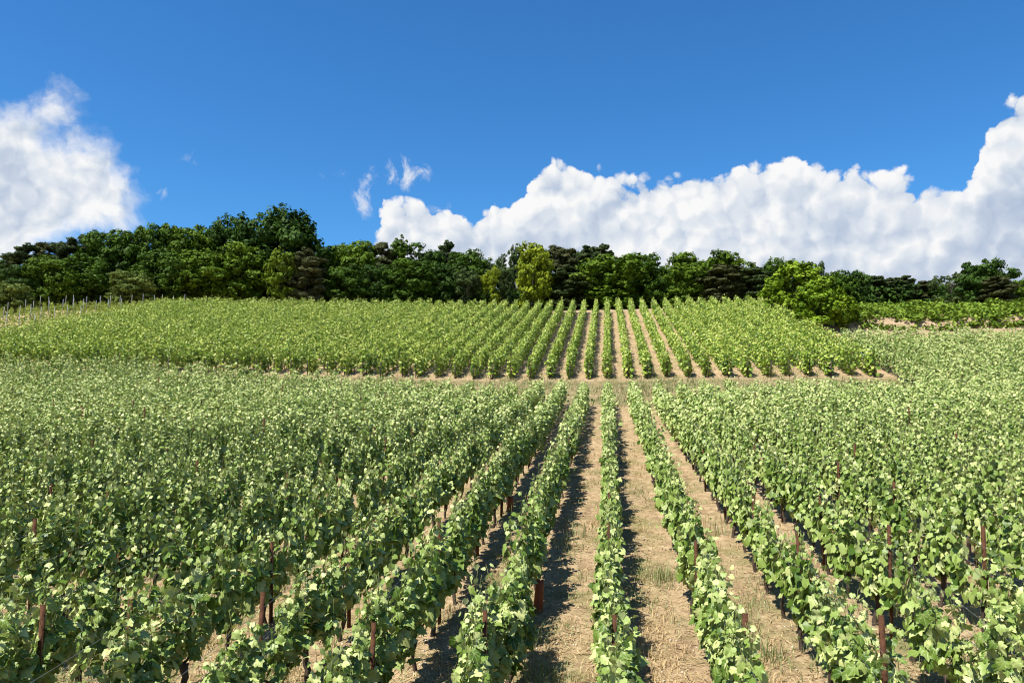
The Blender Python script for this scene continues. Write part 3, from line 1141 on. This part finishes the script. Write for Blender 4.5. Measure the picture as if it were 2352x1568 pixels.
# headland track
rh = np.random.default_rng(91)
hx = rh.uniform(-36, 19, 9000)
hy = np.where(rh.random(9000) < .85, rh.uniform(36.8, 44.3, 9000), rh.uniform(44, 54, 9000))
hm = np.sin(hx * .8 + np.sin(hy)) + np.sin(hy * 1.4) + rh.normal(0, .8, len(hx)) > -.2
hx, hy = hx[hm], hy[hm]
idx = np.repeat(np.arange(len(hx)), 6)
V, F, T, k = blades(hx[idx] + rh.normal(0, .14, len(idx)), hy[idx] + rh.normal(0, .14, len(idx)), .22, .011, .7, rh)
bag = Bag()
bag.add(V, F, T, tint=np.repeat(np.clip(rh.normal(.62, .22, len(idx)), 0, 1), k))
tag(add_obj('headland_grass', bag.mesh('headland_grass', M_GRASS)), 'rough brownish grass on the track between front and upper vineyard', 'grass', kind='stuff')
# pale stones and chips on the soil
rp = np.random.default_rng(95)
x, y = free_xy(2600, rp, 4.2, 20, .34)
s = rp.uniform(.008, .024, len(x))
oc = np.array([[1, 0, 0], [-1, 0, 0], [0, 1, 0], [0, -1, 0], [0, 0, .7], [0, 0, -.7]])
of = np.array([[0, 2, 4], [2, 1, 4], [1, 3, 4], [3, 0, 4], [2, 0, 5], [1, 2, 5], [3, 1, 5], [0, 3, 5]])
V = np.column_stack([x, y, hgt(x, y) + .004])[:, None, :] + s[:, None, None] * oc[None] * rp.uniform(.6, 1.3, (len(x), 6, 1))
M_STONE = simple('chalk_chip', (.38, .32, .24), (.62, .56, .46), 40, 0.9)
tag(add_obj('chalk_chips', mesh_np('chalk_chips', V.reshape(-1, 3), (of[None] + (np.arange(len(x)) * 6)[:, None, None]).reshape(-1, 3), M_STONE)),
    'small pale stone chips scattered on the alleys', 'stones', kind='stuff')

# ------------------------------------------------------------------ trees
_q = np.array([[-.5, 0, 0], [0, -.30, .06], [.5, 0, 0], [0, .30, .06]])
LEAFQ = [(_q, np.array([[0, 1, 2, 3]])), (_q * np.array([1, 1.3, -1.2]), np.array([[0, 1, 2, 3]]))]
_n = np.array([[-.5, 0, 0], [0, -.13, .04], [.5, 0, 0], [0, .13, .04]])
NEEDLEQ = [(_n, np.array([[0, 1, 2, 3]])), (_n * np.array([1, 1.2, -1]), np.array([[0, 1, 2, 3]]))]


def big_lobes(kind, r):
    """centres and radii of the main boughs in a unit tree (height 1, width 1)"""
    C, R = [], []
    if kind in ('oak', 'beech', 'round'):
        n = {'oak': 20, 'beech': 26, 'round': 14}[kind]
        for k in range(n):
            z = 1 - 2 * (k + .5) / n + r.normal(0, .08)
            z = float(np.clip(z, -1, 1))
            a = k * 2.39996 + r.normal(0, .35)
            q = math.sqrt(1 - z * z)
            q = max(q, .62) if z < 0 else q
            s = r.uniform(.78, 1.08)
            C.append((.32 * q * s * math.cos(a), .32 * q * s * math.sin(a), .50 + .36 * z * s))
            R.append((r.uniform(.13, .21), r.uniform(.085, .135)))
        C.append((0, 0, .5))
        R.append((.28, .30))
    elif kind == 'pine':
        for z in np.linspace(.08, .95, 13):
            w = np.interp(z, [0, .3, .6, .82, 1.0], [.24, .28, .33, .30, .12])
            a0 = r.uniform(0, 6.28)
            for q in range(4 if z < .9 else 3):
                a = a0 + q * 2.1 + r.normal(0, .4)
                rr = w * r.uniform(.55, 1.25)
                C.append((rr * math.cos(a), rr * math.sin(a), z + r.normal(0, .03)))
                R.append((r.uniform(.11, .21) * (1.1 - .30 * z), r.uniform(.028, .052)))
    elif kind == 'airy':
        for k in range(22):
            d = unit(r.normal(0, 1, 3))
            rr = r.uniform(.3, 1.0) ** .5
            C.append((d[0] * .36 * rr, d[1] * .36 * rr, .52 + d[2] * .42 * rr))
            R.append((r.uniform(.09, .15), r.uniform(.06, .11)))
    elif kind == 'shrub':
        for k in range(26):
            z = (k + .5) / 26 * .9
            a = k * 2.39996 + r.normal(0, .4)
            w = np.interp(z, [0, .3, .6, .9], [.34, .36, .28, .05]) * r.uniform(.7, 1.1)
            C.append((w * math.cos(a), w * math.sin(a), z + .03))
            R.append((r.uniform(.11, .17), r.uniform(.08, .15)))
    return np.array(C), np.array(R)


def make_crown(kind, seed, mat, H, W, leaf):
    """crown mesh of leaf faces in real metres"""
    r = np.random.default_rng(seed)
    C, R = big_lobes(kind, r)
    C = C * np.array([W, W, H])
    R = np.column_stack([R[:, 0] * W, R[:, 0] * W, R[:, 1] * H])
    k2, per = {'oak': (30, 26), 'beech': (30, 24), 'round': (36, 26), 'pine': (15, 29), 'airy': (20, 24), 'shrub': (26, 26)}[kind]
    # small lobes on the skin of each bough, a few inside
    i1 = np.repeat(np.arange(len(C)), k2)
    d = unit(r.normal(0, 1, (len(i1), 3)))
    c2 = C[i1] + d * R[i1] * r.uniform(.55, 1.0, (len(i1), 1))
    r2 = R[i1] * r.uniform(.18, .40, (len(i1), 1))
    if kind in ('beech', 'shrub'):
        r2 = r2 * np.array([.75, .75, 1.7])
    i2 = np.repeat(np.arange(len(c2)), per)
    n = len(i2)
    g = unit(r.normal(0, 1, (n, 3)) + .55 * d[i2] + np.array([0, 0, .25]))
    P = c2[i2] + g * r2[i2] * (r.random((n, 1)) ** .5 * (1.6 if kind == 'pine' else 1.2))
    nrm = g * .75 + d[i2] * .55 + np.array([0, 0, .15]) + r.normal(0, .38, (n, 3))
    tip = d[i2] * .5 + r.normal(0, .7, (n, 3)) + np.array([0, 0, 1.2 if kind in ('beech', 'shrub') else -.25])
    # fit to the unit box
    zmin, zmax = P[:, 2].min(), np.quantile(P[:, 2], .9995)
    wid = 2 * np.quantile(np.hypot(P[:, 0], P[:, 1]), .985)
    P = P * np.array([W / wid, W / wid, 1])
    P[:, 2] = np.where(P[:, 2] < .1 * H, P[:, 2], P[:, 2] * H / zmax)
    size = leaf * r.uniform(.6, 1.4, n)
    tint = np.clip(.46 + r.normal(0, .15, n) + r.normal(0, .10, len(c2))[i2] + r.normal(0, .10, len(C))[i1][i2], 0, 1)
    tm = [(tv[:, [1, 0, 2]], tf[:, ::-1]) for tv, tf in (NEEDLEQ if kind == 'pine' else LEAFQ)]
    v, f, a = leaves_mesh(P, nrm, tip, size, tint, tm, r)
    return mesh_np('crown', v, f, mat, {'tint': a}), C


def make_trunk(kind, seed, C, H, W):
    r = np.random.default_rng(seed + 1)
    b = Bag()
    top = {'pine': .93, 'shrub': .5, 'round': .55}.get(kind, .72)
    u = np.linspace(0, 1, 7)
    sway = np.column_stack([.02 * W * np.sin(u * 4 + r.uniform(0, 6)), .02 * W * np.sin(u * 3 + r.uniform(0, 6)), u])
    P = np.column_stack([sway[:, 0], sway[:, 1], u * top * H - .3 * (1 - u)])
    r0 = .016 * H + .03
    b.add(*tube(P, np.linspace(r0, r0 * .25, 7), 7))
    order = r.permutation(len(C))[:16 if kind != 'pine' else 22]
    for j in order:
        c = C[j]
        zb = np.clip(c[2] - r.uniform(.10, .28) * H, .08 * H, top * H * .95) if kind != 'pine' else np.clip(c[2] - .03 * H, .1 * H, top * H)
        s = np.array([np.interp(zb, P[:, 2], P[:, 0]), np.interp(zb, P[:, 2], P[:, 1]), zb])
        mid = (s + c) / 2 + np.array([0, 0, .02 * H])
        b.add(*tube(np.array([s, mid, c]), [r0 * .32, r0 * .2, r0 * .07], 4, False))
    return b.mesh('trunk', M_TREEBARK, True, False)


PROTO = {}


def proto(kind, matkey, mat, H, W, leaf, var):
    key = (kind, var)
    if key not in PROTO:
        seed = sum(ord(ch) for ch in kind) * 13 + var
        cr, C = make_crown(kind, seed, mat, H, W, leaf)
        PROTO[key] = (cr, make_trunk(kind, seed, C, H, W), H, W)
    return PROTO[key]


MATS = {'oak': M_OAK[0], 'fresh': M_OAK[1], 'blue': M_OAK[2], 'pine': M_PINE[0], 'brown': M_PINE[1], 'yellow': M_YELLOW, 'olive': M_OLIVE,
        'bright': M_BRIGHT, 'lime': M_LIME, 'birch': M_BIRCH}


def tree(name, cat, label, px, top, wpx, dist, kind, mat, var=0, base_py=None, group=None, sink=0.0):
    a, e = azel(px, top)
    if base_py is not None:
        g = ground_at(px, base_py)
        x, y = g[0], g[1]
        hd = math.hypot(x, y)
    else:
        hd = dist
        x, y = hd * math.sin(a), hd * math.cos(a)
    z = float(hgt(x, y)) - sink
    h = CAM_Z + hd * math.tan(e) - z
    w = wpx / FPX * hd * math.cos(a + YAW)
    if h < 6.5:
        kind = {'oak': 'round', 'beech': 'shrub'}.get(kind, kind)
    H0, W0 = (11.0, 8.0) if kind != 'pine' else (11.0, 5.0)
    if kind == 'shrub':
        H0, W0 = 6.0, 5.0
    if kind == 'round':
        H0, W0 = 5.0, 6.0
    cr, tr, H0, W0 = proto(kind, mat, MATS[mat], H0, W0, {'pine': .55, 'beech': .36, 'shrub': .26, 'round': .255, 'airy': .315}.get(kind, .35), var)
    root = bpy.data.objects.new(name, None)
    COL.objects.link(root)
    root.location = (x, y, z)
    root.rotation_euler = (0, 0, (px * 0.37) % 6.283)
    root.scale = (w / W0 * 1.25, w / W0 * 1.25, h / H0)
    add_obj('trunk', tr, root)
    co = add_obj('crown', cr, root)
    co.material_slots[0].link = 'OBJECT'
    co.material_slots[0].material = MATS[mat]
    tag(root, label, cat, group)
    return root


WOOD = 'trees along the edge of the wood'
T = [
    # back row: the skyline of the wood, left to right
    ('broadleaf_tree', 'tree', 'dark green tree cut by the left edge of the picture', 4, 588, 80, 116, 'oak', 'blue', 0),
    ('pine_tree', 'pine', 'dark pine with flat top, leftmost pine on the skyline', 62, 562, 88, 112, 'pine', 'pine', 0),
    ('pine_tree', 'pine', 'dark pine, second from the left on the skyline', 117, 559, 86, 114, 'pine', 'brown', 1),
    ('pine_tree', 'pine', 'dark spiky pine just left of the tall oak crowns', 160, 549, 84, 113, 'pine', 'pine', 2),
    ('pine_tree', 'pine', 'leaning dark pine between the spiky pine and the first tall oak', 204, 542, 84, 118, 'pine', 'brown', 0),
    ('oak_tree', 'oak', 'tall green oak with ragged top above the olive bush', 256, 526, 122, 113, 'oak', 'oak', 0),
    ('oak_tree', 'oak', 'narrow green oak right of the ragged-topped oak', 303, 535, 80, 117, 'oak', 'fresh', 1),
    ('oak_tree', 'oak', 'pointed green oak left of the small dark skyline pine', 352, 517, 96, 113, 'oak', 'oak', 2),
    ('pine_tree', 'pine', 'small dark pine tip poking up between two oaks', 391, 520, 56, 118, 'pine', 'pine', 1),
    ('oak_tree', 'oak', 'broad rounded oak right of the small dark pine tip', 440, 520, 118, 114, 'oak', 'fresh', 3),
    ('oak_tree', 'oak', 'high dark oak just left of the giant beech', 522, 498, 124, 116, 'oak', 'blue', 1),
    ('beech_tree', 'beech', 'giant dark beech, the tallest tree of the wood', 652, 474, 186, 110, 'beech', 'blue', 0),
    ('oak_tree', 'oak', 'green oak right of the giant beech under open blue sky', 764, 572, 92, 116, 'oak', 'oak', 1),
    ('oak_tree', 'oak', 'rounded green oak where the blue sky meets the cloud', 815, 553, 112, 112, 'oak', 'fresh', 0),
    ('pine_tree', 'pine', 'narrow brown pine with pointed top before the cloud edge', 879, 556, 70, 113, 'pine', 'brown', 2),
    ('oak_tree', 'oak', 'open-crowned oak with bits of cloud showing through its top', 936, 554, 112, 116, 'airy', 'oak', 0),
    ('oak_tree', 'oak', 'dark oak left of the feathery pine tip', 985, 574, 88, 113, 'oak', 'blue', 2),
    ('pine_tree', 'pine', 'feathery dark pine tip above the dark oaks', 1028, 556, 70, 117, 'pine', 'pine', 0),
    ('oak_tree', 'oak', 'green rounded oak left of the greyish birches', 1083, 576, 96, 114, 'oak', 'oak', 3),
    ('birch_tree', 'birch', 'greyish birch between rounded oak and small yellow tree', 1146, 584, 74, 112, 'airy', 'birch', 1),
    ('birch_tree', 'birch', 'tall grey-green birch just left of the bright yellow-green tree', 1192, 561, 66, 112, 'airy', 'birch', 2),
    ('pine_tree', 'pine', 'broad brown pine right of the bright yellow-green tree', 1284, 566, 92, 110, 'pine', 'brown', 1),
    ('oak_tree', 'oak', 'dark oak filling between two brown pines', 1318, 572, 70, 117, 'oak', 'blue', 0),
    ('pine_tree', 'pine', 'slim dark pine, left of a close pair', 1346, 567, 62, 114, 'pine', 'pine', 2),
    ('pine_tree', 'pine', 'slim dark pine, right of a close pair', 1379, 564, 66, 113, 'pine', 'pine', 1),
    ('oak_tree', 'oak', 'green oak rising behind the wide rounded oak', 1470, 581, 96, 115, 'oak', 'oak', 0),
    ('oak_tree', 'oak', 'green oak right of the wide rounded oak', 1560, 581, 104, 112, 'oak', 'fresh', 2),
    ('oak_tree', 'oak', 'feathery-topped oak above the broad dark pine', 1652, 577, 124, 114, 'beech', 'fresh', 1),
    ('oak_tree', 'oak', 'pointed oak left of the bright roadside shrub', 1776, 593, 66, 113, 'oak', 'oak', 1),
    ('broadleaf_tree', 'tree', 'dark ragged tree just right of the bright shrubs', 1926, 622, 78, 104, 'beech', 'oak', 2),
    ('broadleaf_tree', 'tree', 'dark ragged tree left of the low pines', 1966, 622, 74, 106, 'oak', 'blue', 1),
    ('pine_tree', 'pine', 'low dark pine, first of the row right of the shrubs', 2008, 634, 66, 112, 'pine', 'pine', 0),
    ('pine_tree', 'pine', 'low brown pine, second of the row right of the shrubs', 2042, 640, 58, 114, 'pine', 'brown', 2),
    ('pine_tree', 'pine', 'low pointed pine, third of the row right of the shrubs', 2074, 635, 56, 112, 'pine', 'pine', 1),
    ('pine_tree', 'pine', 'smallest low pine before the gap by the sparse tree', 2126, 645, 56, 114, 'pine', 'brown', 0),
    ('airy_tree', 'tree', 'sparse light tree left of the dark round tree', 2182, 622, 70, 96, 'airy', 'birch', 0),
    ('round_tree', 'tree', 'dark round-headed tree standing above the brambles', 2258, 597, 104, 92, 'oak', 'blue', 3),
    ('pine_tree', 'pine', 'short pale pine beside the dark round-headed tree', 2292, 636, 66, 89, 'pine', 'brown', 1),
    ('broadleaf_tree', 'tree', 'green tree cut by the right edge of the picture', 2350, 640, 60, 96, 'oak', 'fresh', 0),
    # front row: the lower trees at the wood's edge
    ('broadleaf_tree', 'tree', 'low dark tree below the leftmost pine', 42, 610, 92, 104, 'oak', 'blue', 2),
    ('oak_tree', 'oak', 'fresh green low oak left of the olive bush', 122, 588, 104, 103, 'oak', 'fresh', 1),
    ('oak_tree', 'oak', 'low dark oak behind the olive bush', 210, 585, 110, 104, 'oak', 'oak', 2),
    ('oak_tree', 'oak', 'mid-green low oak right of the olive bush', 372, 575, 112, 104, 'oak', 'oak', 1),
    ('oak_tree', 'oak', 'fresh green low oak below the broad rounded oak', 462, 574, 116, 104, 'oak', 'fresh', 2),
    ('oak_tree', 'oak', 'fresh green low oak left of the giant beech', 556, 560, 118, 105, 'oak', 'fresh', 0),
    ('pine_tree', 'pine', 'brownish pine at the right foot of the giant beech', 705, 572, 76, 101, 'pine', 'brown', 0),
    ('yellow_tree', 'tree', 'small yellow-green tree in front of the giant beech', 648, 574, 76, 101, 'airy', 'lime', 0),
    ('oak_tree', 'oak', 'low dark oak right of the giant beech', 790, 612, 104, 103, 'oak', 'oak', 3),
    ('oak_tree', 'oak', 'low dark oak below the narrow brown pine', 868, 606, 92, 105, 'oak', 'blue', 0),
    ('oak_tree', 'oak', 'low rounded oak below the open-crowned oak', 945, 596, 112, 103, 'oak', 'oak', 0),
    ('oak_tree', 'oak', 'low dark oak below the feathery pine tip', 1020, 606, 90, 105, 'oak', 'blue', 1),
    ('birch_tree', 'birch', 'low grey birch below the green rounded oak', 1072, 612, 76, 103, 'airy', 'birch', 1),
    ('yellow_tree', 'tree', 'small dull yellow tree between two birches', 1132, 608, 46, 102, 'airy', 'yellow', 1),
    ('birch_tree', 'birch', 'low dark birch left of the bright yellow-green tree', 1172, 612, 60, 104, 'airy', 'birch', 0),
    ('yellow_tree', 'tree', 'bright yellow-green tree standing out at mid wood', 1226, 556, 78, 101, 'oak', 'yellow', 0),
    ('pine_tree', 'pine', 'low dark pine below the broad brown pine', 1300, 612, 86, 102, 'pine', 'pine', 0),
    ('oak_tree', 'oak', 'wide rounded fresh green oak above the centre row', 1418, 588, 164, 102, 'oak', 'fresh', 3),
    ('oak_tree', 'oak', 'low oak between the wide rounded oak and its right neighbour', 1510, 612, 84, 104, 'oak', 'oak', 1),
    ('oak_tree', 'oak', 'low fresh green oak left of the broad dark pine', 1588, 606, 100, 103, 'oak', 'fresh', 1),
    ('pine_tree', 'pine', 'broad dark brown pine at the right end of the wood', 1664, 608, 104, 100, 'pine', 'brown', 2),
    ('pine_tree', 'pine', 'dark low pine left of the bright roadside shrub', 1728, 614, 88, 100, 'pine', 'pine', 2),
]
for t in T:
    tree(*t, group=WOOD)
tree('olive_bush', 'bush', 'soft olive-green rounded bush in front of the wood', 302, 624, 96, 97, 'round', 'olive', 0, group='bushes')
tree('olive_bush', 'bush', 'low olive bush at the left edge behind the pale posts', 30, 650, 84, 98, 'round', 'olive', 1, group='bushes')
tree('hazel_shrub', 'shrub', 'tall bright green shrub at the corner of the upper block', 1832, 598, 138, 0, 'shrub', 'bright', 0, base_py=724, group='shrubs')
tree('hazel_shrub', 'shrub', 'lower bright green shrub leaning towards the brambles', 1890, 638, 134, 0, 'shrub', 'bright', 1, base_py=757, group='shrubs')
tree('sapling', 'tree', 'thin sparse sapling rising behind the bright shrubs', 1888, 600, 36, 74, 'airy', 'birch', 2, group='shrubs')


def leaf_band(name, label, mat, centres, radii, per, leaf, seed, cat):
    r = np.random.default_rng(seed)
    C = np.asarray(centres, float)
    R = np.asarray(radii, float)
    idx = np.repeat(np.arange(len(C)), per)
    n = len(idx)
    g = unit(r.normal(0, 1, (n, 3))) * (r.random((n, 1)) ** .4)
    P = C[idx] + g * R[idx]
    nrm = g * .6 + np.array([0, 0, .65]) + r.normal(0, .4, (n, 3))
    tip = r.normal(0, 1, (n, 3)) + np.array([0, 0, .2])
    tint = np.clip(.45 + r.normal(0, .17, n) + r.normal(0, .13, len(C))[idx], 0, 1)
    tm = [(tv[:, [1, 0, 2]], tf[:, ::-1]) for tv, tf in LEAFQ]
    v, f, a = leaves_mesh(P, nrm, tip, leaf * r.uniform(.65, 1.35, n), tint, tm, r)
    tag(add_obj(name, mesh_np(name, v, f, mat, {'tint': a})), label, cat, kind='stuff')


ru = np.random.default_rng(140)
N_U = 1700
cx = ru.uniform(-95, 48, N_U)
cy = ru.uniform(103, 109, N_U)
cz = hgt(cx, cy) + ru.uniform(.2, 3.6, N_U)
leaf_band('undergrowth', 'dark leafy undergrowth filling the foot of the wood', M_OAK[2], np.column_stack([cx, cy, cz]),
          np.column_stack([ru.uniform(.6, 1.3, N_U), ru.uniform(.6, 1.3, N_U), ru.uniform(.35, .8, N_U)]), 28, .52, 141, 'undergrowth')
N_I = 1700
cx = ru.uniform(-115, 66, N_I)
cy = ru.uniform(119, 128, N_I)
cz = hgt(cx, cy) + ru.uniform(0, 1, N_I) ** .8 * np.interp(cx, [-115, -90, -68, -45, -34, -22, 0, 30, 66], [4.5, 6, 9.5, 11.5, 9.5, 8.0, 7.0, 5.5, 3.5])
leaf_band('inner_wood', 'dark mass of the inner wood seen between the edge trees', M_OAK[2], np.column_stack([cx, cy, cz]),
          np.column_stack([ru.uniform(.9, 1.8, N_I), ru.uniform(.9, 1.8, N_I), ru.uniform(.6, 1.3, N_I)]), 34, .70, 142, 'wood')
# brambles over the bank at the right
bx = ru.uniform(17.5, 66, 3400)
by = 60.0 + .55 * np.sin(bx * .62 + 2.6) + .25 * np.sin(bx * 1.7) + 24 * ru.random(3400) ** 1.25
keep = (bx < by * .62 + 6) & (bx > 16.5 + .10 * (by - 61))
bx, by = bx[keep], by[keep]
bz = hgt(bx, by) + np.where(by < 61, .5, 1.0) * (.30 + .5 * np.abs(np.sin(bx * .55) * np.sin(by * .5 + bx * .2))) * ru.uniform(.2, 1.3, len(bx))
leaf_band('bramble_thicket', 'green bramble thicket covering the bank right of the bright shrubs', M_BRAMBLE, np.column_stack([bx, by, bz]),
          np.column_stack([ru.uniform(.35, .85, len(bx)), ru.uniform(.35, .85, len(bx)), ru.uniform(.15, .42, len(bx))]), 26, .27, 143, 'brambles')
